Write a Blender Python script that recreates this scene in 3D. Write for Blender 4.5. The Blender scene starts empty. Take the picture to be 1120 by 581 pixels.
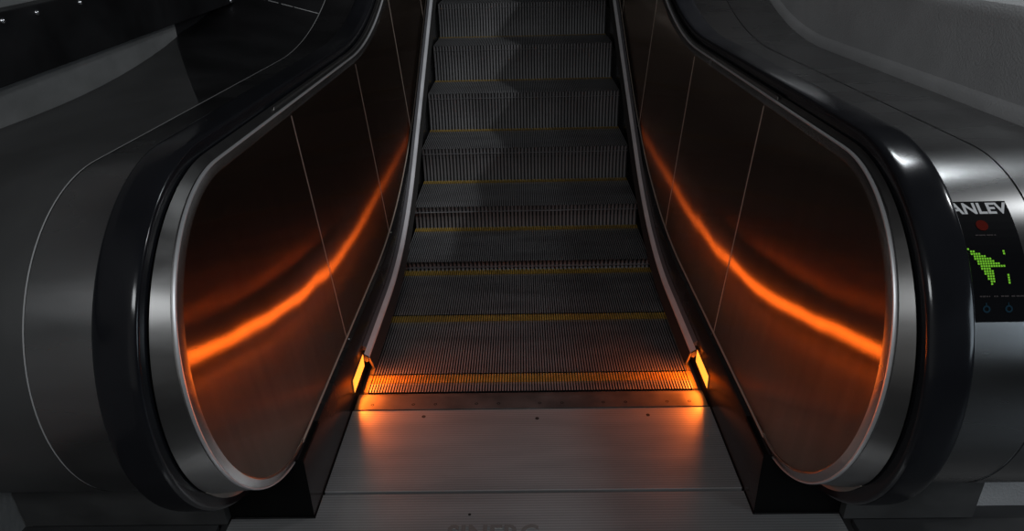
import bpy, bmesh, math, random
from mathutils import Matrix, Vector
random.seed(4)
sc = bpy.context.scene
COL = sc.collection
PI = math.pi

# ------------------------------------------------------------------ helpers
def obj(name, verts, faces, mat, parent=None, smooth=False, label=None):
    me = bpy.data.meshes.new(name)
    me.from_pydata([tuple(v) for v in verts], [], faces)
    bm = bmesh.new(); bm.from_mesh(me)
    bmesh.ops.recalc_face_normals(bm, faces=bm.faces)
    bm.to_mesh(me); bm.free()
    me.materials.append(mat)
    if smooth:
        for p in me.polygons: p.use_smooth = True
        try: me.set_sharp_from_angle(angle=math.radians(38))
        except Exception: pass
    o = bpy.data.objects.new(name, me); COL.objects.link(o)
    if parent is not None:
        o.parent = parent
        o.matrix_parent_inverse = Matrix.Translation(-Vector(parent.location))
    if label: o['label'] = label
    return o

def dark(o, m, nq, key='gap'):
    '''dark groove floors and walls of a ridged mesh: dirt plus painted shade'''
    o.data.materials.append(M[key])
    for i, p in enumerate(o.data.polygons):
        if i < nq and i % m % 4 != 0: p.material_index = 1
    return o

def bevel(o, w, seg=2):
    m = o.modifiers.new('Bevel', 'BEVEL'); m.width = w; m.segments = seg; m.limit_method = 'ANGLE'
    return o

def thing(name, label, cat, loc=(0, 0, 0), group=None):
    o = bpy.data.objects.new(name, None); COL.objects.link(o)
    o.location = loc; o.empty_display_size = .1
    o['label'] = label; o['category'] = cat
    if group: o['group'] = group
    return o

def tag(o, label, cat, group=None):
    o['label'] = label; o['category'] = cat
    if group: o['group'] = group
    return o

def box_vf(x0, x1, y0, y1, z0, z1):
    v = [(x, y, z) for z in (z0, z1) for y in (y0, y1) for x in (x0, x1)]
    f = [(0, 1, 3, 2), (4, 5, 7, 6), (0, 1, 5, 4), (2, 3, 7, 6), (0, 2, 6, 4), (1, 3, 7, 5)]
    return v, f

def merge(lst):
    V, F = [], []
    for v, f in lst:
        n = len(V); V += v; F += [tuple(i + n for i in q) for q in f]
    return V, F

def grid_vf(rows, close_u=False, close_v=False):
    """rows: list of equal-length point lists -> quads"""
    n, m = len(rows), len(rows[0])
    V = [p for r in rows for p in r]; F = []
    for i in range(n if close_u else n - 1):
        for j in range(m if close_v else m - 1):
            a, b = i, (i + 1) % n; c, d = j, (j + 1) % m
            F.append((a*m+c, a*m+d, b*m+d, b*m+c))
    return V, F

def sweep_vf(sections, caps=True):
    """closed cross-sections (lists of points) joined in order"""
    V, F = grid_vf(sections, close_v=True)
    m = len(sections[0]); n = len(sections)
    if caps:
        F.append(tuple(range(m))[::-1]); F.append(tuple((n-1)*m + j for j in range(m)))
    return V, F

def lathe_vf(c, axis, prof, n=16):
    """prof: (radius, offset along axis) list; axis a unit vector"""
    a = Vector(axis).normalized(); u = a.orthogonal().normalized(); w = a.cross(u)
    rows = [[tuple(Vector(c) + a*h + (u*math.cos(t) + w*math.sin(t))*r) for t in [2*PI*k/n for k in range(n)]] for r, h in prof]
    V, F = grid_vf(rows, close_v=True)
    F.append(tuple(range(n))); F.append(tuple((len(prof)-1)*n + k for k in range(n)))
    return V, F

# ------------------------------------------------------------------ materials
def new_mat(name):
    m = bpy.data.materials.new(name); m.use_nodes = True
    nt = m.node_tree; b = nt.nodes['Principled BSDF']
    return m, nt, b

def mat(name, col, rough=.5, metal=0., spec=.5, noise=None, bump=None, aniso=0., tangent=None, coat=0.):
    """noise=(scale xyz, amount, rough amount): colour / roughness variation. bump=(scale xyz, strength, distance)"""
    m, nt, b = new_mat(name)
    b.inputs['Base Color'].default_value = (*col, 1)
    b.inputs['Roughness'].default_value = rough
    b.inputs['Metallic'].default_value = metal
    b.inputs['Specular IOR Level'].default_value = spec
    b.inputs['Coat Weight'].default_value = coat
    if aniso:
        b.inputs['Anisotropic'].default_value = aniso
        t = nt.nodes.new('ShaderNodeCombineXYZ')
        for i in range(3): t.inputs[i].default_value = tangent[i]
        nt.links.new(t.outputs[0], b.inputs['Tangent'])
    if noise or bump:
        tc = nt.nodes.new('ShaderNodeTexCoord')
    def tex(scale, detail=4):
        mp = nt.nodes.new('ShaderNodeMapping'); mp.inputs['Scale'].default_value = scale
        nt.links.new(tc.outputs['Object'], mp.inputs[0])
        n = nt.nodes.new('ShaderNodeTexNoise'); n.inputs['Scale'].default_value = 1; n.inputs['Detail'].default_value = detail
        nt.links.new(mp.outputs[0], n.inputs['Vector']); return n.outputs['Fac']
    if noise:
        n = tex(noise[0])
        r = nt.nodes.new('ShaderNodeMapRange'); r.inputs['From Min'].default_value = .25; r.inputs['From Max'].default_value = .75
        r.inputs['To Min'].default_value = 1 - noise[1]; r.inputs['To Max'].default_value = 1 + noise[1]
        nt.links.new(n, r.inputs['Value'])
        mx = nt.nodes.new('ShaderNodeVectorMath'); mx.operation = 'SCALE'; mx.inputs[0].default_value = col
        nt.links.new(r.outputs[0], mx.inputs['Scale']); nt.links.new(mx.outputs[0], b.inputs['Base Color'])
        if noise[2]:
            q = nt.nodes.new('ShaderNodeMapRange'); q.inputs['From Min'].default_value = .25; q.inputs['From Max'].default_value = .75
            q.inputs['To Min'].default_value = max(.02, rough - noise[2]); q.inputs['To Max'].default_value = rough + noise[2]
            nt.links.new(n, q.inputs['Value']); nt.links.new(q.outputs[0], b.inputs['Roughness'])
    if bump:
        n = tex(bump[0], 6)
        bp = nt.nodes.new('ShaderNodeBump'); bp.inputs['Strength'].default_value = bump[1]; bp.inputs['Distance'].default_value = bump[2]
        nt.links.new(n, bp.inputs['Height']); nt.links.new(bp.outputs[0], b.inputs['Normal'])
    return m

def emis(name, col, k):
    m, nt, b = new_mat(name)
    b.inputs['Base Color'].default_value = (*[c*.3 for c in col], 1)
    b.inputs['Emission Color'].default_value = (*col, 1); b.inputs['Emission Strength'].default_value = k
    b.inputs['Roughness'].default_value = .3
    return m

M = {}
def brushed(name, col, lobes):
    m = bpy.data.materials.new(name); m.use_nodes = True; nt = m.node_tree
    nt.nodes.remove(nt.nodes['Principled BSDF']); out = nt.nodes['Material Output']
    t = nt.nodes.new('ShaderNodeCombineXYZ'); t.inputs[2].default_value = 1
    tc = nt.nodes.new('ShaderNodeTexCoord'); mp = nt.nodes.new('ShaderNodeMapping'); mp.inputs['Scale'].default_value = (30, 30, 3)
    nt.links.new(tc.outputs['Object'], mp.inputs[0])
    nz = nt.nodes.new('ShaderNodeTexNoise'); nz.inputs['Scale'].default_value = 1; nz.inputs['Detail'].default_value = 4; nt.links.new(mp.outputs[0], nz.inputs['Vector'])
    wv = nt.nodes.new('ShaderNodeTexNoise'); wv.inputs['Scale'].default_value = 5; wv.inputs['Detail'].default_value = 1; nt.links.new(tc.outputs['Object'], wv.inputs['Vector'])
    bp = nt.nodes.new('ShaderNodeBump'); bp.inputs['Strength'].default_value = 1; bp.inputs['Distance'].default_value = .0012
    nt.links.new(wv.outputs['Fac'], bp.inputs['Height'])
    prev = None; tot = 0
    for w, c, r, a in lobes:
        g = nt.nodes.new('ShaderNodeBsdfAnisotropic'); g.distribution = 'GGX'
        g.inputs['Roughness'].default_value = r; g.inputs['Anisotropy'].default_value = a
        mr = nt.nodes.new('ShaderNodeMapRange'); mr.inputs['From Min'].default_value = .25; mr.inputs['From Max'].default_value = .75
        mr.inputs['To Min'].default_value = .90; mr.inputs['To Max'].default_value = 1.10; nt.links.new(nz.outputs['Fac'], mr.inputs['Value'])
        sc_ = nt.nodes.new('ShaderNodeVectorMath'); sc_.operation = 'SCALE'; sc_.inputs[0].default_value = c
        nt.links.new(mr.outputs[0], sc_.inputs['Scale']); nt.links.new(sc_.outputs[0], g.inputs['Color'])
        nt.links.new(t.outputs[0], g.inputs['Tangent']); nt.links.new(bp.outputs[0], g.inputs['Normal'])
        if prev is None: prev = g.outputs[0]; tot = w
        else:
            mx = nt.nodes.new('ShaderNodeMixShader'); tot += w; mx.inputs[0].default_value = w/tot
            nt.links.new(prev, mx.inputs[1]); nt.links.new(g.outputs[0], mx.inputs[2]); prev = mx.outputs[0]
    nt.links.new(prev, out.inputs['Surface']); return m
# (weight, colour, roughness, anisotropy): vertical brushing spreads reflections sideways
M['panel'] = brushed('brushed steel panel', None, [(.6, (.39, .32, .27), .19, .89), (.28, (.18, .145, .12), .30, .76), (.12, (.05, .04, .034), .46, .35)])
M['ring'] = mat('polished steel frame', (.62, .61, .60), .25, 1., noise=((3, 3, 3), .08, .04))
M['edge'] = mat('frame edge highlight', (.62, .62, .63), .38, .6)
M['rim'] = mat('satin steel rim', (.30, .295, .29), .36, 1., aniso=.5, tangent=(1, 0, 0), noise=((2, 30, 30), .06, .04))
M['drum'] = mat('satin steel cladding', (.40, .40, .40), .27, 1., aniso=.5, tangent=(1, 0, 0), noise=((2, 7, 7), .14, .06))
M['deck_shade'] = mat('shaded steel deck', (.16, .16, .165), .38, 1., noise=((4, 4, 4), .2, .05))
M['deckdust'] = mat('dusty steel deck', (.11, .11, .11), .45, .6, noise=((5, 3, 3), .25, .05))
M['seam'] = mat('bright steel edge', (.5, .5, .5), .5, .3)
M['groove'] = mat('dark seam', (.01, .01, .01), .6)
M['rubber'] = mat('black handrail rubber', (.010, .0105, .013), .15, 0., .45, noise=((9, 9, 9), .15, .03))
M['skirt'] = mat('black skirt enamel', (.009, .009, .0095), .25, 0., .35, noise=((6, 6, 6), .2, .05))
M['trim'] = mat('trim steel', (.36, .35, .34), .3, 1.)
M['alu'] = mat('deflector aluminium', (.62, .63, .66), .5, .4, noise=((2, 12, 2), .1, .05))
M['alu2'] = mat('dark deflector side', (.12, .12, .13), .45, .5)
M['brush'] = mat('black brush', (.006, .006, .006), .9)
M['tread'] = mat('grey step aluminium', (.36, .36, .37), .45, .72, noise=((3, 14, 6), .25, .08))
M['riser'] = mat('riser aluminium', (.15, .15, .156), .55, .4, noise=((6, 6, 4), .25, .08))
M['gap'] = mat('groove bottom', (.010, .010, .011), .8, 0., .1)
M['gapy'] = mat('yellow groove bottom', (.13, .075, .004), .8)
M['gapr'] = mat('riser groove', (.03, .03, .031), .8, 0., .1)
M['joint'] = mat('panel joint', (.34, .29, .25), .55, .3)
M['yellow'] = mat('worn yellow paint', (.33, .21, .04), .6, 0., noise=((22, 30, 10), .35, 0))
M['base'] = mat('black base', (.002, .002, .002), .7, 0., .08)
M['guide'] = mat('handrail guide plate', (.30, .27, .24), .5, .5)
M['plinth'] = mat('dark plinth', (.045, .045, .045), .55, 0., noise=((6, 20, 9), .4, .1), bump=((20, 20, 20), .3, .004))
M['beam'] = mat('black painted beam', (.010, .010, .011), .45, 0., .4, noise=((7, 7, 7), .4, .1), bump=((60, 60, 60), .15, .002))
M['rivet'] = mat('steel rivet', (.6, .6, .62), .25, 1.)
M['dark'] = mat('dark wall paint', (.016, .016, .018), .35)
M['scr'] = mat('screw', (.03, .03, .03), .5, .5)
M['sign'] = mat('sign black', (.004, .004, .005), .5, 0., .03)
M['letter'] = mat('sign lettering', (.55, .55, .56), .5)
M['letter2'] = mat('faint lettering', (.06, .05, .05), .6, 0., .03)
M['red'] = mat('red disc', (.09, .006, .003), .6, 0., .03)
M['blue'] = mat('blue pictogram', (.010, .032, .05), .6, 0., .03)
M['led'] = emis('green led', (.25, .76, .04), .42)
M['lens'] = emis('orange lens', (1, .34, .035), 1.9)
M['house'] = mat('lamp housing', (.02, .02, .02), .4)

# landing plate: fine transverse grooves
def plate_mat(name, col, scale):
    m = mat(name, col, .38, .72, noise=((3, 14, 3), .10, .03))
    nt = m.node_tree; b = nt.nodes['Principled BSDF']
    tc = nt.nodes.new('ShaderNodeTexCoord')
    w = nt.nodes.new('ShaderNodeTexWave'); w.bands_direction = 'Y'; w.inputs['Scale'].default_value = scale
    w.inputs['Distortion'].default_value = .15
    nt.links.new(tc.outputs['Object'], w.inputs['Vector'])
    bp = nt.nodes.new('ShaderNodeBump'); bp.inputs['Strength'].default_value = .15; bp.inputs['Distance'].default_value = .001
    mr = nt.nodes.new('ShaderNodeMapRange'); mr.inputs['To Min'].default_value = .80; mr.inputs['To Max'].default_value = 1.08
    nt.links.new(w.outputs['Fac'], mr.inputs['Value'])
    src = b.inputs['Base Color'].links[0].from_socket
    ml = nt.nodes.new('ShaderNodeVectorMath'); ml.operation = 'SCALE'
    nt.links.new(src, ml.inputs[0]); nt.links.new(mr.outputs[0], ml.inputs['Scale']); nt.links.new(ml.outputs[0], b.inputs['Base Color'])
    nt.links.new(w.outputs['Fac'], bp.inputs['Height']); nt.links.new(bp.outputs[0], b.inputs['Normal'])
    return m
M['plate'] = plate_mat('ribbed landing plate', (.52, .52, .525), 36)
M['comb'] = mat('comb aluminium', (.17, .165, .16), .4, .75, noise=((14, 14, 4), .25, .08))
M['emboss'] = mat('embossed letter', (.30, .29, .28), .45, .7)

# wall plaster and floor
M['plaster'] = mat('rough plaster', (.38, .38, .385), .85, 0., .3, noise=((5, 5, 5), .12, 0), bump=((210, 210, 210), .6, .004))
M['plaster2'] = mat('dusty plaster', (.22, .22, .218), .85, 0., .3, noise=((9, 6, 9), .2, 0), bump=((60, 60, 60), .4, .004))
M['floor'] = mat('dark floor', (.035, .035, .036), .45, 0., noise=((4, 4, 4), .3, .1), bump=((40, 40, 40), .2, .002))

# ------------------------------------------------------------------ profile curves
def rise(Y, Y0, s, T):
    u = Y - Y0
    if u <= 0: return 0.
    if u < T: return s*u*u/(2*T)
    return s*T/2 + s*(u - T)
SL = .5106
belt = lambda Y: rise(Y, 2.7225, SL, 1.2)
trim_z = lambda Y: .195 + rise(Y, 2.35, .58, 1.45)
top_r = lambda Y: rise(Y, 2.65, SL, 1.02)
deck_z = lambda Y: .935 + rise(Y, 2.6, SL, 1.0)
strip_z = lambda Y: .078 + rise(Y, 2.35, .57, .9)
YEND = 6.6
CY, CZ = 1.38, .555                   # centre of the newel curve
XP = .581                             # panel foot half-distance
TILT = .085
SK = .561                             # skirt half-distance

def lin(a, b, n): return [a + (b - a)*i/(n - 1) for i in range(n)]

def ring_path(r, start=-90, ext=0.):
    """points (Y, z, nY, nz) from the underside of the newel round its front and up the incline"""
    P = []
    if ext:
        P.append((CY + ext, CZ - r, 0, -1))
    for a in lin(start, 90, 61):
        t = math.radians(a)
        P.append((CY - r*math.cos(t), CZ + r*math.sin(t), -math.cos(t), math.sin(t)))
    for Y in lin(1.45, YEND, 90):
        d = (top_r(Y + .01) - top_r(Y - .01))/.02
        l = math.hypot(1, d)
        P.append((Y, CZ + r + top_r(Y), -d/l, 1/l))
    return P

def panel_x(Y, z):
    return XP + TILT*(z - trim_z(Y) if Y > CY else z - .195)

# ------------------------------------------------------------------ balustrade
RP = .36                              # panel radius at the newel
def panel_bounds(Y):
    if Y < CY:
        h = math.sqrt(max(0, RP*RP - (CY - Y)**2)); return CZ - h, CZ + h
    return trim_z(Y), CZ + RP + top_r(Y)

def make_panel(s, y0, y1, parent):
    if y0 < CY:
        ys = [CY - RP*math.cos(t) for t in lin(0, PI/2, 26)] + lin(CY, y1, 10)[1:]
    else: ys = lin(y0, y1, 14)
    rows = []
    for Y in ys:
        a, b = panel_bounds(Y)
        rows.append([(s*panel_x(Y, z), Y, z) for z in lin(a, b, 12)])
    V, F = grid_vf(rows)
    return obj('balustrade_panel', V, F, M['panel'], parent, True)

def sweep_along(path, prof):
    """prof: function (Y,z,nY,nz) -> closed list of (x, radial offset)"""
    secs = []
    for (Y, z, ny, nz) in path:
        secs.append([(x, Y + ny*q, z + nz*q) for x, q in prof(Y, z)])
    return sweep_vf(secs)

HXS = {-1: (.672, .756), 1: (.662, .744)}
JOINTS = [1.87, 2.68, 3.47, 4.27, 5.07, 5.87]
def make_balustrade(s):
    side = 'left' if s < 0 else 'right'
    lab = {'left': 'left escalator balustrade of brushed steel with rounded newel, beside the riveted black beam',
           'right': 'right escalator balustrade of brushed steel with rounded newel, below the rough plaster parapet'}[side]
    HX0, HX1 = HXS[s]
    root = thing('escalator_balustrade', lab, 'balustrade', (s*.65, 2.2, 0))
    ys = [CY - RP] + JOINTS + [YEND]
    for a, b in zip(ys[:-1], ys[1:]):
        make_panel(s, a + (.0008 if a > CY else 0), b - .0008, root)
    for j in JOINTS:
        a, b = panel_bounds(j)
        V, F = sweep_vf([[(s*(panel_x(j, z) - .0012), j - .002, z), (s*(panel_x(j, z) - .0012), j + .002, z),
                          (s*(panel_x(j, z) + .002), j + .002, z), (s*(panel_x(j, z) + .002), j - .002, z)] for z in lin(a + .002, b - .01, 10)])
        obj('joint_strip', V, F, M['joint'], root)
    # frame round the panel: narrow bevel, then its outward rim
    def ring_prof(Y, z):
        zz = z - (CZ + RP + top_r(Y) - .915) if Y > CY + .02 else z
        x = XP + TILT*(max(zz, .19) - .195) if Y <= CY + .02 else XP + TILT*.72
        return [(s*(x - .0015), -.004), (s*(x - .0035), -.001), (s*(x + .001), .0165), (s*(x + .0025), .0188), (s*(x + .005), .0195), (s*(x + .010), .0195), (s*(x + .010), .004), (s*(x + .004), -.004)]
    V, F = sweep_along(ring_path(RP, -90, .03), ring_prof)
    frame = obj('panel_frame', V, F, M['ring'], root, True, 'polished bright edge frame round the panels')
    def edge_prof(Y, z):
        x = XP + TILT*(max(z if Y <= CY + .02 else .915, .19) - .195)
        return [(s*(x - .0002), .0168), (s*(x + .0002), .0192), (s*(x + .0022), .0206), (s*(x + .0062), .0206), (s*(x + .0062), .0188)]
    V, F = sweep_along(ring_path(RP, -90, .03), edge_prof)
    obj('frame_highlight', V, F, M['edge'], frame, True, 'thin strip painted as the edge highlight')  # added strip standing in for the highlight along the frame's edge
    def rim_prof(Y, z):
        zz = z if Y <= CY + .02 else .915
        x = XP + TILT*(max(zz, .19) - .195) + .0102
        return [(s*x, .0190), (s*(HX0 - .004), .0195 + .013*min(1, max(0, (z - .21)/.16))), (s*(HX0 - .004), .006), (s*x, .006)]
    V, F = sweep_along(ring_path(RP, -90, .03), rim_prof)
    obj('inner_rim', V, F, M['rim'], root, True)
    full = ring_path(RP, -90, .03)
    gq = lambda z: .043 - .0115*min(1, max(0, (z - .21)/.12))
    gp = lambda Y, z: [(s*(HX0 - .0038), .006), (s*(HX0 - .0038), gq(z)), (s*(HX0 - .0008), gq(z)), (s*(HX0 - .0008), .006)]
    V, F = sweep_along(full[:20], gp); obj('handrail_guide', V, F, M['guide'], root, True, 'guide plate under the newel, paled by painted floor-bounce light')
    V, F = sweep_along(full[19:], lambda Y, z: [(x, min(q, .03)) for x, q in gp(Y, z)]); obj('handrail_guide', V, F, M['base'], root, True)  # rest of the guide in black, painting the shade of the gap
    # core under the handrail
    V, F = sweep_along(ring_path(RP, -90, .03), lambda Y, z: [(s*(HX0 + .0065), .0), (s*(HX0 + .0065), .022), (s*(HX1 + .004), .022), (s*(HX1 + .004), .0)])
    obj('handrail_track', V, F, M['base'], root, True)
    # deck joint line on the rim top
    V, F = sweep_along([q for q in ring_path(RP) if q[0] > 1.75 and q[1] > .6], lambda Y, z: [(s*(HX0 - .014), .0225), (s*(HX0 - .014), .0315), (s*(HX0 - .0124), .0315), (s*(HX0 - .0124), .0225)])
    obj('deck_edge', V, F, M['trim'], root)
    # trim line at the foot of the panel
    yy = lin(1.37, YEND, 70)
    V, F = sweep_vf([[(s*(XP - .0045), Y, trim_z(Y) - .001), (s*(XP - .0045), Y, trim_z(Y) + .0014), (s*(XP - .001), Y, trim_z(Y) + .003), (s*(XP + .003), Y, trim_z(Y) - .001)] for Y in yy])
    ptrim = obj('panel_trim', V, F, M['joint'], root)
    for j in JOINTS[:3]:
        V, F = lathe_vf((s*(XP - .006), j, trim_z(j) - .008), (-s, 0, 0), [(.004, 0), (.005, .002), (.0035, .004)], 10)
        obj('trim_screw', V, F, M['rivet'], ptrim)
    # skirt panel (straight foot, then following the steps) with a ledge up to the trim
    yy = [1.312] + lin(1.34, YEND, 70)
    rows = []
    for Y in yy:
        zb = min(-.06, 0) if Y < 2.6 else belt(Y) - .25
        zt = trim_z(Y) - .004
        rows.append([(s*SK, Y, zb), (s*SK, Y, .5*zb + .5*zt), (s*SK, Y, zt - .012), (s*(SK + .004), Y, zt - .003), (s*(XP - .002), Y, zt)])
    V, F = grid_vf(rows); obj('skirt_panel', V, F, M['skirt'], root, True)
    bx = lambda a, b, *r: box_vf(min(s*a, s*b), max(s*a, s*b), *r)
    obj('skirt_end', *merge([bx(SK + .001, .655, 1.312, 1.46, .001, .19), bx(.655, .7765, 1.312, 1.46, .001, .118), bx(.655, .7765, 1.42, 1.46, .118, .30)]), M['base'], root)
    # skirt deflector: aluminium strip, dark side, brush
    yy = lin(1.925, YEND, 80)
    V, F = sweep_vf([[(s*.5335, Y, strip_z(Y) - .004), (s*.5345, Y, strip_z(Y) + .004), (s*.548, Y, strip_z(Y) + .016), (s*.549, Y, strip_z(Y) + .004), (s*.540, Y, strip_z(Y) - .008)] for Y in yy])
    strip = obj('skirt_deflector', V, F, M['alu'], root, False, 'pale aluminium deflector strip along the skirt')
    V, F = sweep_vf([[(s*.5482, Y, strip_z(Y) + .016), (s*.5605, Y, strip_z(Y) + .026), (s*.5605, Y, strip_z(Y) + .006), (s*.5492, Y, strip_z(Y) + .004)] for Y in lin(1.968, YEND, 80)])
    obj('deflector_back', V, F, M['alu2'], strip)
    V, F = sweep_vf([[(s*.536, Y, strip_z(Y) - .006), (s*.541, Y, strip_z(Y) - .010), (s*.528, Y, max(strip_z(Y) - .056, 0.014)), (s*.521, Y, max(strip_z(Y) - .054, .016))] for Y in lin(1.945, YEND, 80)])
    obj('skirt_brush', V, F, M['brush'], strip, False, 'black brush below the strip')
    V, F = sweep_vf([[(s*.5325, q, .072), (s*.5325, q, .086), (s*.5485, q, .097), (s*.5495, q, .081), (s*.541, q, .068)] for q in (1.919, 1.926)])
    obj('end_cap', V, F, M['brush'], strip)
    # outer cladding: drum front, deck above, split at the seam
    RD = .38
    XO = 1.10 if s > 0 else 1.30
    def clad_path(y0, y1, arc=True):
        P = []
        if arc:
            for a in lin(-90, 90, 61):
                t = math.radians(a); P.append((CY - RD*math.cos(t), CZ + RD*math.sin(t)))
        n = max(6, int((y1 - y0)/.06))
        for Y in lin(y0, y1, n): P.append((Y, deck_z(Y)))
        return P
    def clad(x0, x1, pts, m, name, label=None, lift=0):
        n = 6
        rows = [[(s*x, Y, z + lift) for x in lin(x0, x1, n)] for Y, z in pts]
        V, F = grid_vf(rows); return obj(name, V, F, m, root, True, label)
    if s > 0:
        clad(HX1 + .0045, .898, clad_path(1.44, YEND), M['drum'], 'inner_cladding')
        clad(.902, XO, clad_path(1.44, YEND), M['drum'], 'outer_cladding')
        clad(.898, .902, clad_path(1.44, YEND), M['groove'], 'cladding_seam', 'dark seam in the steel cladding', -.002)
    else:
        clad(HX1 + .0045, .898, clad_path(1.44, YEND), M['drum'], 'inner_cladding')
        # one deck: beyond a slanting edge its shade is painted as a darker sheet
        cut = lambda x: 1.90 + (x - .9)*1.95
        xs = lin(.902, XO, 7)
        fr = [(CY - RD*math.cos(math.radians(a)), CZ + RD*math.sin(math.radians(a))) for a in lin(-90, 90, 61)]
        lift = lambda x, Y: (x - .9)/.4*.10*max(0, min(Y, 2.75) - 1.8)**2
        rows = [[(s*x, Y, z) for x in xs] for Y, z in fr]
        for k in range(1, 13):
            rows.append([(s*x, CY + (cut(x) - CY)*k/12, deck_z(CY + (cut(x) - CY)*k/12) + lift(x, CY + (cut(x) - CY)*k/12)) for x in xs])
        V, F = grid_vf(rows); obj('outer_cladding', V, F, M['deckdust'], root, True, 'dusty grey part of the outer deck, outside the painted shade')
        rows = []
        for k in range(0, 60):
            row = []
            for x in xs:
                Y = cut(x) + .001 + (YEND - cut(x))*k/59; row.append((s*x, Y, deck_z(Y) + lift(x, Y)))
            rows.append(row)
        V, F = grid_vf(rows); obj('outer_cladding', V, F, M['deck_shade'], root, True, 'part of the outer deck darkened by painted shade')
        clad(.8985, .9015, clad_path(1.44, YEND), M['seam'], 'cladding_seam', 'thin bright seam in the steel cladding', .0012)
        V, F = grid_vf([[(s*x, 3.22 + (x-.9)*.1 + q, deck_z(3.22 + (x-.9)*.1 + q) + lift(x, 3.2) + .0015) for x in lin(.903, XO - .002, 6)] for q in (0, .007)])
        obj('deck_joint', V, F, M['seam'], root)
    # plinth below the drum and solid core behind it
    px = sorted((s*.778, s*(XO - .002)))
    obj('plinth', *box_vf(px[0], px[1], 1.290, 1.36, .001, .150), M['plinth'], root)
    return root

for s in (-1, 1): make_balustrade(s)

# ------------------------------------------------------------------ handrails (belts)
def make_handrail(s):
    lab = 'black rubber handrail curling round the left newel' if s < 0 else 'glossy black rubber handrail curling round the right newel, beside the lit display'
    c, h = (HXS[s][0] + HXS[s][1])/2, (HXS[s][1] - HXS[s][0])/2 - .0005
    pr = []
    for t in lin(0, PI, 25):                                   # crowned outer face
        ex = math.copysign(abs(math.cos(t))**.42, math.cos(t)); ez = abs(math.sin(t))**.38
        pr.append((c + h*ex, .044 + .019*ez))
    pr += [(c - h, .030), (c - h + .012, .027), (c - h + .012, .0445), (c + h - .012, .0445), (c + h - .012, .027), (c + h, .030)]
    V, F = sweep_along(ring_path(RP, -90, .0), lambda Y, z: [(s*x, q) for x, q in pr])
    return tag(obj('handrail', V, F, M['rubber'], None, True), lab, 'handrail')
for s in (-1, 1): make_handrail(s)

# ------------------------------------------------------------------ steps
PITCH = .0091
def ridges_tread(x0, x1, y0, y1, z, depth=.008, duty=.52):
    n = int(round((x1 - x0)/PITCH)); p = (x1 - x0)/n
    pts = []
    for i in range(n):
        a = x0 + i*p; b = a + p*duty
        pts += [(a, z), (b, z), (b + p*.02, z - depth), (a + p*.98, z - depth)]
    pts.append((x1, z - depth))
    A = [(x, y0, q) for x, q in pts]; B = [(x, y1, q) for x, q in pts]
    V, F = grid_vf([A, B])
    n0 = len(V)
    V += [(x0, y0, z - .03), (x1, y0, z - .03), (x0, y1, z - .03), (x1, y1, z - .03)]
    F += [(n0, n0+1, n0+3, n0+2)]
    return V, F

def ridges_riser(x0, x1, y_top, y_bot, z0, z1, depth=.008):
    n = int(round((x1 - x0)/PITCH/2)); p = (x1 - x0)/n
    pts = []
    for i in range(n):
        a = x0 + i*p
        pts += [(a, 0), (a + p*.56, 0), (a + p*.60, depth), (a + p*.96, depth)]
    rows = []
    for t in lin(0, 1, 7):
        z = z1 + (z0 - z1)*t
        y = y_top + (y_bot - y_top)*t + .010*math.sin(PI*t)
        rows.append([(x, y + d, z) for x, d in pts])
    return grid_vf(rows)

ORD = ['lowest', 'second', 'third', 'fourth', 'fifth', 'sixth', 'seventh', 'eighth', 'ninth', 'tenth', 'eleventh']
LAB = ['grooved escalator step just emerging from the comb plate, glowing orange at both ends',
       'second flat grooved escalator step from the comb, with a bold yellow back edge',
       'third flat grooved step up from the comb plate, yellow line along its back',
       'grooved step just beginning to rise, fourth up from the comb plate',
       'fifth grooved escalator step up from the comb, low ribbed riser and faint yellow back edge',
       'sixth ribbed escalator step up from the comb, crossed by the diagonal shadow',
       'seventh ribbed escalator step up from the comb plate, dark and in shade',
       'eighth ribbed escalator step up from the comb, second row below the photo top',
       'topmost ribbed escalator step, cut by the top edge of the photo']
HX = .544
for k in range(9):
    Yb = 1.9475 + .4*k; z = belt(Yb) - .003
    Yf = Yb - .4 + .004; zprev = belt(Yb - .4) - .003
    st = thing('escalator_step', LAB[k], 'step', (0, Yf if k else 1.86, z - .03), 'escalator steps')
    y0 = Yf if k else 1.8475
    V, F = ridges_tread(-HX, HX, y0, Yb - .052, z)
    dark(obj('tread', V, F, M['tread'], st), len(F) - 1, len(F) - 1)
    V, F = ridges_tread(-HX, HX, Yb - .0515, Yb - .003, z + .0003)
    dark(obj('yellow_edge', V, F, M['yellow'], st, False, 'worn yellow demarcation line'), len(F) - 1, len(F) - 1, 'gapy')
    for sx in (-1, 1):
        if k > 1: break
        a = sorted((sx*HX, sx*(HX - .012)))
        V, F = box_vf(a[0], a[1], y0, Yb - .004, z - .02, z + .0012)
        obj('side_line', V, F, M['yellow'], st)
    if k:
        V, F = ridges_riser(-HX, HX, Yf - .001, Yf + .006, min(zprev - .012, z - .02), z - .0005)
        dark(obj('riser', V, F, M['riser'], st), len(F)//6, len(F), 'gapr')
    obj('step_body', *box_vf(-HX + .002, HX - .002, y0 + .016, Yb - .004, z - .06, z - .012), M['gap'], st)

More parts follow.
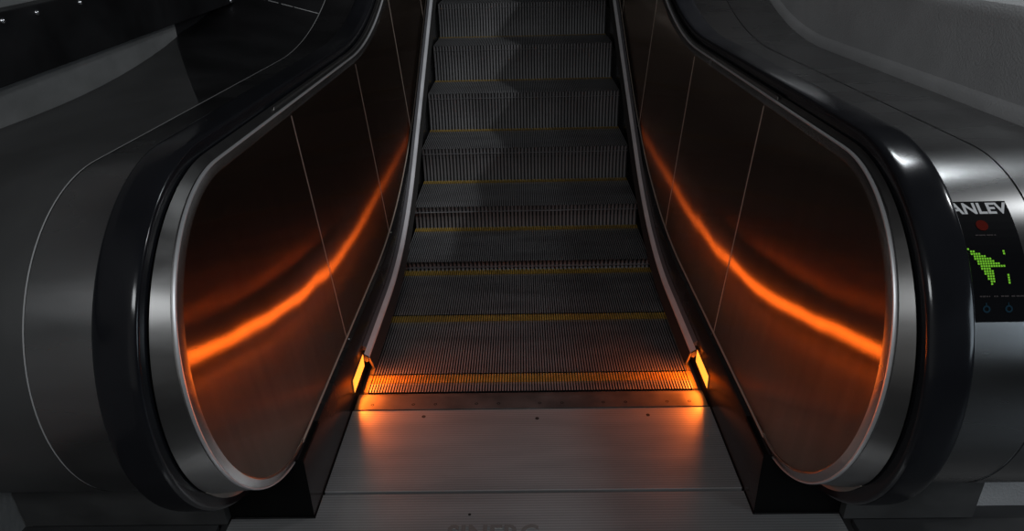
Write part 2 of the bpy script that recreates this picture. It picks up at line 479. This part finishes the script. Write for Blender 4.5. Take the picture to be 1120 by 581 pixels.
# ------------------------------------------------------------------ landing: comb and floor plates
comb = thing('comb_plate', 'narrow metal comb plate with teeth where the steps disappear', 'comb plate', (0, 1.78, 0))
V, F = sweep_vf([[(x, 1.749, -.02), (x, 1.749, .0035), (x, 1.812, .0035), (x, 1.830, .0015), (x, 1.838, -.004), (x, 1.838, -.02)] for x in (-.553, .553)])
cbody = obj('comb_body', V, F, M['comb'], comb)
n = int(round(2*HX/PITCH)); p = 2*HX/n
tv = []
for i in range(n):
    a = -HX + i*p + p*.58; b = a + p*.34
    v = [(a, 1.832, -.010), (b, 1.832, -.010), (a, 1.832, -.001), (b, 1.832, -.001), (a + p*.08, 1.846, -.010), (b - p*.08, 1.846, -.010), (a + p*.08, 1.844, -.0075), (b - p*.08, 1.844, -.0075)]
    tv.append((v, [(0, 1, 3, 2), (4, 5, 7, 6), (0, 1, 5, 4), (2, 3, 7, 6), (0, 2, 6, 4), (1, 3, 7, 5)]))
V, F = merge(tv); obj('comb_teeth', V, F, M['comb'], comb)
for x in (-.50, -.37, -.30, -.17, -.10, .03, .10, .23, .30, .43, .50):
    V, F = lathe_vf((x, 1.773, .0032), (0, 0, 1), [(.0055, 0), (.0055, .0006), (.003, .0006), (.0025, .0002)], 12)
    obj('comb_screw', V, F, M['scr'], cbody)

lp = thing('landing_plate', 'wide ribbed steel landing plate directly before the comb', 'floor plate', (0, 1.57, 0))
lplate = bevel(obj('plate', *box_vf(-.558, .558, 1.3995, 1.7475, -.02, .001), M['plate'], lp), .0015)
obj('gap_shade', *box_vf(-.557, .557, 1.3888, 1.3996, -.0200, -.012), M['brush'], lp)  # dark strip added to paint the shade between the plates
for x, y in ((.02, 1.70), (-.33, 1.715), (.36, 1.71)):
    V, F = lathe_vf((x, y, .0006), (0, 0, 1), [(.006, 0), (.006, .0008), (.003, .0008), (.0025, .0004)], 12)
    obj('plate_screw', V, F, M['scr'], lplate)
fp = thing('front_plate', 'front ribbed steel floor plate at the photo bottom with embossed lettering', 'floor plate', (0, 1.2, 0))
V, F = merge([box_vf(-.774, .774, .70, 1.306, -.02, .001), box_vf(-.558, .558, 1.3062, 1.3885, -.02, .001)])
obj('plate', V, F, M['plate'], fp)
V, F = lathe_vf((-.162, 1.315, .0008), (0, 0, 1), [(.004, 0), (.004, .0008), (.002, .0008)], 10)
obj('plate_screw', V, F, M['scr'], fp)

def text_mesh(txt, size, spacing=1.0, bold=.0):
    cu = bpy.data.curves.new('lettering', 'FONT'); cu.body = txt; cu.size = size; cu.space_character = spacing
    cu.offset = bold; cu.extrude = 0; cu.resolution_u = 3
    o = bpy.data.objects.new('lettering', cu); COL.objects.link(o)
    dg = bpy.context.evaluated_depsgraph_get()
    me = bpy.data.meshes.new_from_object(o.evaluated_get(dg))
    V = [tuple(v.co) for v in me.vertices]; F = [tuple(q.vertices) for q in me.polygons]
    bpy.data.objects.remove(o); bpy.data.curves.remove(cu); bpy.data.meshes.remove(me)
    return V, F
V, F = text_mesh('SINERG', .075, 1.05, .0022)
w = max(v[0] for v in V) - min(v[0] for v in V); x0 = min(v[0] for v in V); zt = max(v[1] for v in V)
kx = .228/w
V = [(-.214 + (x - x0)*kx, 1.280 + (y - zt)*1.0, .0022) for x, y, z in V]
o = obj('embossed_letters', V, F, M['emboss'], fp)
sm = o.modifiers.new('Solidify', 'SOLIDIFY'); sm.thickness = .0014; sm.offset = -1

# ------------------------------------------------------------------ orange lamps in the skirts
for s in (-1, 1):
    lab = ('glowing orange lamp set in the left skirt beside the comb' if s < 0 else 'glowing orange lamp set in the right skirt beside the comb')
    la = thing('skirt_lamp', lab, 'lamp', (s*SK, 1.87, .055), 'comb lights')
    y0, y1, z0, z1 = 1.797, 1.952, .031, .080
    pts = [(y0, z0), (y1, z0), (y1, z1), (y0, z1)]
    def ring(x, d):
        r = []
        for cy, cz, a0 in ((y1 - .004, z1 - .004, 0), (y0 + .004, z1 - .004, 90), (y0 + .004, z0 + .004, 180), (y1 - .004, z0 + .004, 270)):
            for a in (0, 30, 60, 90):
                t = math.radians(a0 + a); r.append((s*x, cy + max(.0005, .004 + d)*math.cos(t), cz + max(.0005, .004 + d)*math.sin(t)))
        return r
    V, F = sweep_vf([ring(SK - .0004, .0012), ring(SK - .003, .0008), ring(SK - .003, -.0005), ring(SK - .0004, -.0005)], caps=False)
    obj('housing', V, F, M['house'], la)
    V, F = sweep_vf([ring(SK - .0005, -.001), ring(SK - .0025, -.001), ring(SK - .0035, -.003)])
    obj('lens', V, F, M['lens'], la, True, 'bright orange lens')
    L = bpy.data.lights.new('skirt_lamp_light', 'AREA'); L.shape = 'RECTANGLE'; L.size = .146; L.size_y = .042
    L.color = (1, .155, .012); L.spread = math.radians(156); L.energy = 2.2
    lo = bpy.data.objects.new('skirt_lamp_light', L); COL.objects.link(lo)
    lo.matrix_world = Matrix(((0, 0, s, s*(SK - .0042)), (1, 0, 0, (y0 + y1)/2), (0, 1, 0, (z0 + z1)/2), (0, 0, 0, 1)))

# ------------------------------------------------------------------ display on the right newel
RS = .3825
def cyl(x, ang, dr=0.):
    t = math.radians(ang); r = RS + dr
    return (x, CY - r*math.cos(t), CZ + r*math.sin(t))
dsp = thing('direction_display', 'black display panel with a green LED arrow on the right newel cladding', 'display', (.81, 1.10, .80))
rows_o = [[cyl(x, a) for x in (.7495, .8615)] for a in lin(25.8, 59.8, 16)]
rows_i = [[cyl(x, a, -.0015) for x in (.7495, .8615)] for a in lin(25.8, 59.8, 16)]
V, F = sweep_vf([[a[0], a[1], b[1], b[0]] for a, b in zip(rows_o, rows_i)])
obj('display_face', V, F, M['sign'], dsp)
DEG = 180/PI/RS
def on_sign(V, x0, a0, dr=.0006):
    return [cyl(x0 + v[0], a0 + v[1]*DEG, dr) for v in V]
V, F = text_mesh('ANLEV', .03, 1.02, .0009)
w = max(v[0] for v in V) - min(v[0] for v in V); x0 = min(v[0] for v in V); hgt = max(v[1] for v in V)
V = [((x - x0)*.1035/w, y*.0235/hgt, 0) for x, y, z in V]
obj('sign_lettering', on_sign(V, .7565, 55.7), F, M['letter'], dsp)
V = [(.0105*math.cos(t), .0105*math.sin(t), 0) for t in [2*PI*i/28 for i in range(28)]]
obj('red_disc', on_sign(V, .8035, 52.0), [tuple(range(28))], M['red'], dsp)
quad = lambda x0, x1, y0, y1: ([(x0, y0, 0), (x1, y0, 0), (x1, y1, 0), (x0, y1, 0)], [(0, 1, 2, 3)])
V, F = merge([quad(a, b, 0, .0022) for a, b in ((0, .006), (.007, .013), (.0135, .018), (.020, .026), (.0265, .031), (.033, .036))])
obj('small_text', on_sign(V, .786, 48.9), F, M['letter2'], dsp)
V, F = merge([quad(a, b, 0, .0024) for a, b in ((0, .004), (.005, .010), (.011, .014), (.0155, .0175), (.024, .027), (.028, .031), (.036, .041), (.042, .049), (.054, .060), (.062, .068), (.069, .075))])
obj('small_text', on_sign(V, .774, 32.3), F, M['letter2'], dsp)
for xc in (.784, .822):
    ringo = [quad(0, 0, 0, 0)]
    n = 20; A = [(.0065*math.cos(2*PI*i/n), .0065*math.sin(2*PI*i/n), 0) for i in range(n)]; B = [(v[0]*.55, v[1]*.55, 0) for v in A]
    V = A + B; F = [(i, (i+1) % n, n + (i+1) % n, n + i) for i in range(n)]
    q = quad(-.001, .001, .006, .011); V2, F2 = merge([(V, F), q])
    obj('pictogram', on_sign(V2, xc, 29.2), F2, M['blue'], dsp)
# LED dots: rows from the tip of the arrow downwards
rowsL = [(0, 1), (1, 3), (1, 5), (2, 7), (2, 9), (3, 10), (3, 12), (4, 14), (4, 8), (5, 9), (5, 9), (6, 9), (6, 9), (7, 9), (7, 8)]
dots = []
px, py = .0043, .0045
for r, (a, b) in enumerate(rowsL):
    for c in range(a, b): dots.append((c, r))
dots += [(14, 1), (14, 2), (14, 10.6), (14, 11.6), (14, 12.6), (14, 13.6)]
D = []
for c, r in dots:
    x, y = c*px, -r*py
    D.append(quad(x, x + px*.74, y, y + py*.74))
V, F = merge(D)
obj('led_arrow', on_sign(V, .7655, 44.9), F, M['led'], dsp, False, 'green dot matrix arrow')

# ------------------------------------------------------------------ setting
def struct(o): o['kind'] = 'structure'; return o
struct(obj('floor', *box_vf(-6, 6, -5, 8, -.12, -.021), M['floor']))
struct(obj('trim_1', *merge([box_vf(-1.32, -.802, .3, 1.2895, -.0208, -.001), box_vf(.802, 1.6, .3, 1.2895, -.0208, -.001)]), M['floor']))
# right: rough plaster parapet, rounded lip at its foot and rounded top
rows = []
for Y in lin(1.35, 2.2, 8) + lin(2.3, 4.4, 28) + lin(4.6, YEND, 10):
    zb = deck_z(Y) - .012; r = rise(Y, 2.6, SL, 1.0)
    zt = 1.165 + max(0, Y - 2.0)*.03 + r
    rows.append([(1.085, Y, -.0205 + max(0, zb - 1.2)), (1.085, Y, zb + .012), (1.087, Y, zb + .034), (1.093, Y, zb + .042), (1.100, Y, zb + .047), (1.102, Y, zb + .10),
                 (1.102, Y, zt - .03), (1.106, Y, zt - .01), (1.118, Y, zt + .003), (1.15, Y, zt + .006), (1.5, Y, zt + .01), (1.5, Y, -.0205 + max(0, zb - 1.2))])
V, F = sweep_vf(rows); struct(obj('wall_right', V, F, M['plaster'], None, True))
# left: dusty plaster wall behind the beam, then a dark painted stretch
struct(obj('wall_left', *box_vf(-1.42, -1.302, -.5, 2.70, -.0205, 1.75), M['plaster2']))
V, F = sweep_vf([[(-1.302, Y, .80 + rise(Y, 2.6, SL, 1.0)), (-1.302, Y, 1.75 + rise(Y, 2.6, SL, 1.)), (-1.42, Y, 1.75 + rise(Y, 2.6, SL, 1.)), (-1.42, Y, .80 + rise(Y, 2.6, SL, 1.))] for Y in lin(2.702, YEND, 30)])
struct(obj('trim_2', V, F, M['dark']))
beam = thing('steel_beam', 'black painted horizontal beam with steel rivets at the upper left', 'beam', (-1.27, 2.0, 1.1))
bz = lambda Y: 1.038 + (Y - 1.65)*.037
V, F = sweep_vf([[(-1.245, Y, bz(Y)), (-1.245, Y, bz(Y) + .160), (-1.3, Y, bz(Y) + .160), (-1.3, Y, bz(Y))] for Y in (.2, 1.2, 2.2, 3.2, 4.6)])
bevel(obj('beam_body', V, F, M['beam'], beam), .003)
for Y in (1.455, 1.59, 1.724, 1.857, 2.053, 2.25, 2.45, 2.65):
    V, F = lathe_vf((-1.245, Y, bz(Y) + .140), (1, 0, 0), [(.0075, 0), (.007, .003), (.005, .0055), (.002, .0065)], 14)
    obj('rivet', V, F, M['rivet'], beam, True)
V, F = lathe_vf((-1.245, 3.13, bz(3.13) + .012), (1, 0, 0), [(.0075, 0), (.007, .003), (.005, .0055), (.002, .0065)], 14)
obj('rivet', V, F, M['rivet'], beam, True)

# ------------------------------------------------------------------ light
def area(name, loc, target, sx, sy, watts, col=(1, 1, 1)):
    L = bpy.data.lights.new(name, 'AREA'); L.shape = 'RECTANGLE'; L.size = sx; L.size_y = sy; L.energy = watts; L.color = col
    o = bpy.data.objects.new(name, L); COL.objects.link(o); o.location = loc
    d = Vector(target) - Vector(loc); o.rotation_euler = d.to_track_quat('-Z', 'Y').to_euler()
    return o
area('overhead_light', (3.0, 1.6, 2.92), (0, 2.8, .3), .25, .25, 15, (.95, .98, 1))
SP = bpy.data.lights.new('ceiling_spot', 'SPOT'); SP.energy = 280; SP.spot_size = math.radians(34); SP.spot_blend = .5; SP.shadow_soft_size = .05; SP.color = (.95, .98, 1)
so = bpy.data.objects.new('ceiling_spot', SP); COL.objects.link(so); so.location = (3.0, 1.6, 3.16)
so.rotation_euler = (Vector((-.1, 3.9, .4)) - so.location).to_track_quat('-Z', 'Y').to_euler()
area('overhead_light', (1.75, 2.45, 3.0), (.8, 1.3, .9), .45, .25, 11, (.9, .96, 1))
area('overhead_light', (-.35, -1.6, 3.0), (.0, 1.8, .4), 1.6, .6, 32, (.93, .97, 1))  # added fill from behind and above, lifts the wall, steps and plate
area('side_light', (2.75, -.2, 1.12), (.3, 1.2, .8), 1.0, 1.0, 10, (.74, .88, 1))

w = bpy.data.worlds.new('dim_hall'); sc.world = w; w.use_nodes = True
nt = w.node_tree; bg = nt.nodes['Background']
tc = nt.nodes.new('ShaderNodeTexCoord'); sep = nt.nodes.new('ShaderNodeSeparateXYZ'); nt.links.new(tc.outputs['Generated'], sep.inputs[0])
cr = nt.nodes.new('ShaderNodeValToRGB')
mr = nt.nodes.new('ShaderNodeMapRange'); mr.inputs['From Min'].default_value = -1; mr.inputs['From Max'].default_value = 1
nt.links.new(sep.outputs['Z'], mr.inputs['Value']); nt.links.new(mr.outputs[0], cr.inputs[0])
cr.color_ramp.elements[0].position = .45; cr.color_ramp.elements[0].color = (.003, .003, .003, 1)
cr.color_ramp.elements[1].position = 1.; cr.color_ramp.elements[1].color = (.022, .022, .024, 1)
e = cr.color_ramp.elements.new(.62); e.color = (.008, .008, .0085, 1)
# the hall behind the photographer is a little brighter to the left
dt = nt.nodes.new('ShaderNodeVectorMath'); dt.operation = 'DOT_PRODUCT'; dt.inputs[1].default_value = (-.62, -.78, .05)
nt.links.new(tc.outputs['Generated'], dt.inputs[0])
m2 = nt.nodes.new('ShaderNodeMapRange'); m2.interpolation_type = 'SMOOTHSTEP'
m2.inputs['From Min'].default_value = .35; m2.inputs['From Max'].default_value = 1; m2.inputs['To Max'].default_value = .15
nt.links.new(dt.outputs['Value'], m2.inputs['Value'])
ad = nt.nodes.new('ShaderNodeVectorMath'); ad.operation = 'ADD'
nt.links.new(cr.outputs[0], ad.inputs[0]); nt.links.new(m2.outputs[0], ad.inputs[1])
nt.links.new(ad.outputs[0], bg.inputs[0]); bg.inputs[1].default_value = 1.0

# ------------------------------------------------------------------ camera
cam = bpy.data.cameras.new('camera'); co = bpy.data.objects.new('camera', cam); COL.objects.link(co)
R = Vector((0.9996955, 0.0097442, -0.0226697)); U = Vector((0.0161400, 0.4367087, 0.8994582)); Fw = Vector((-0.0186645, 0.8995502, -0.4364185))
co.matrix_world = Matrix(((R.x, U.x, -Fw.x, -.00985), (R.y, U.y, -Fw.y, 0), (R.z, U.z, -Fw.z, 1.34747), (0, 0, 0, 1)))
cam.sensor_width = 36; cam.lens = 755.84/1120*36; cam.clip_start = .02
sc.camera = co
sc.view_settings.view_transform = 'Standard'
sc.view_settings.look = 'None'
sc.cycles.use_denoising = True
sc.cycles.sample_clamp_indirect = 4
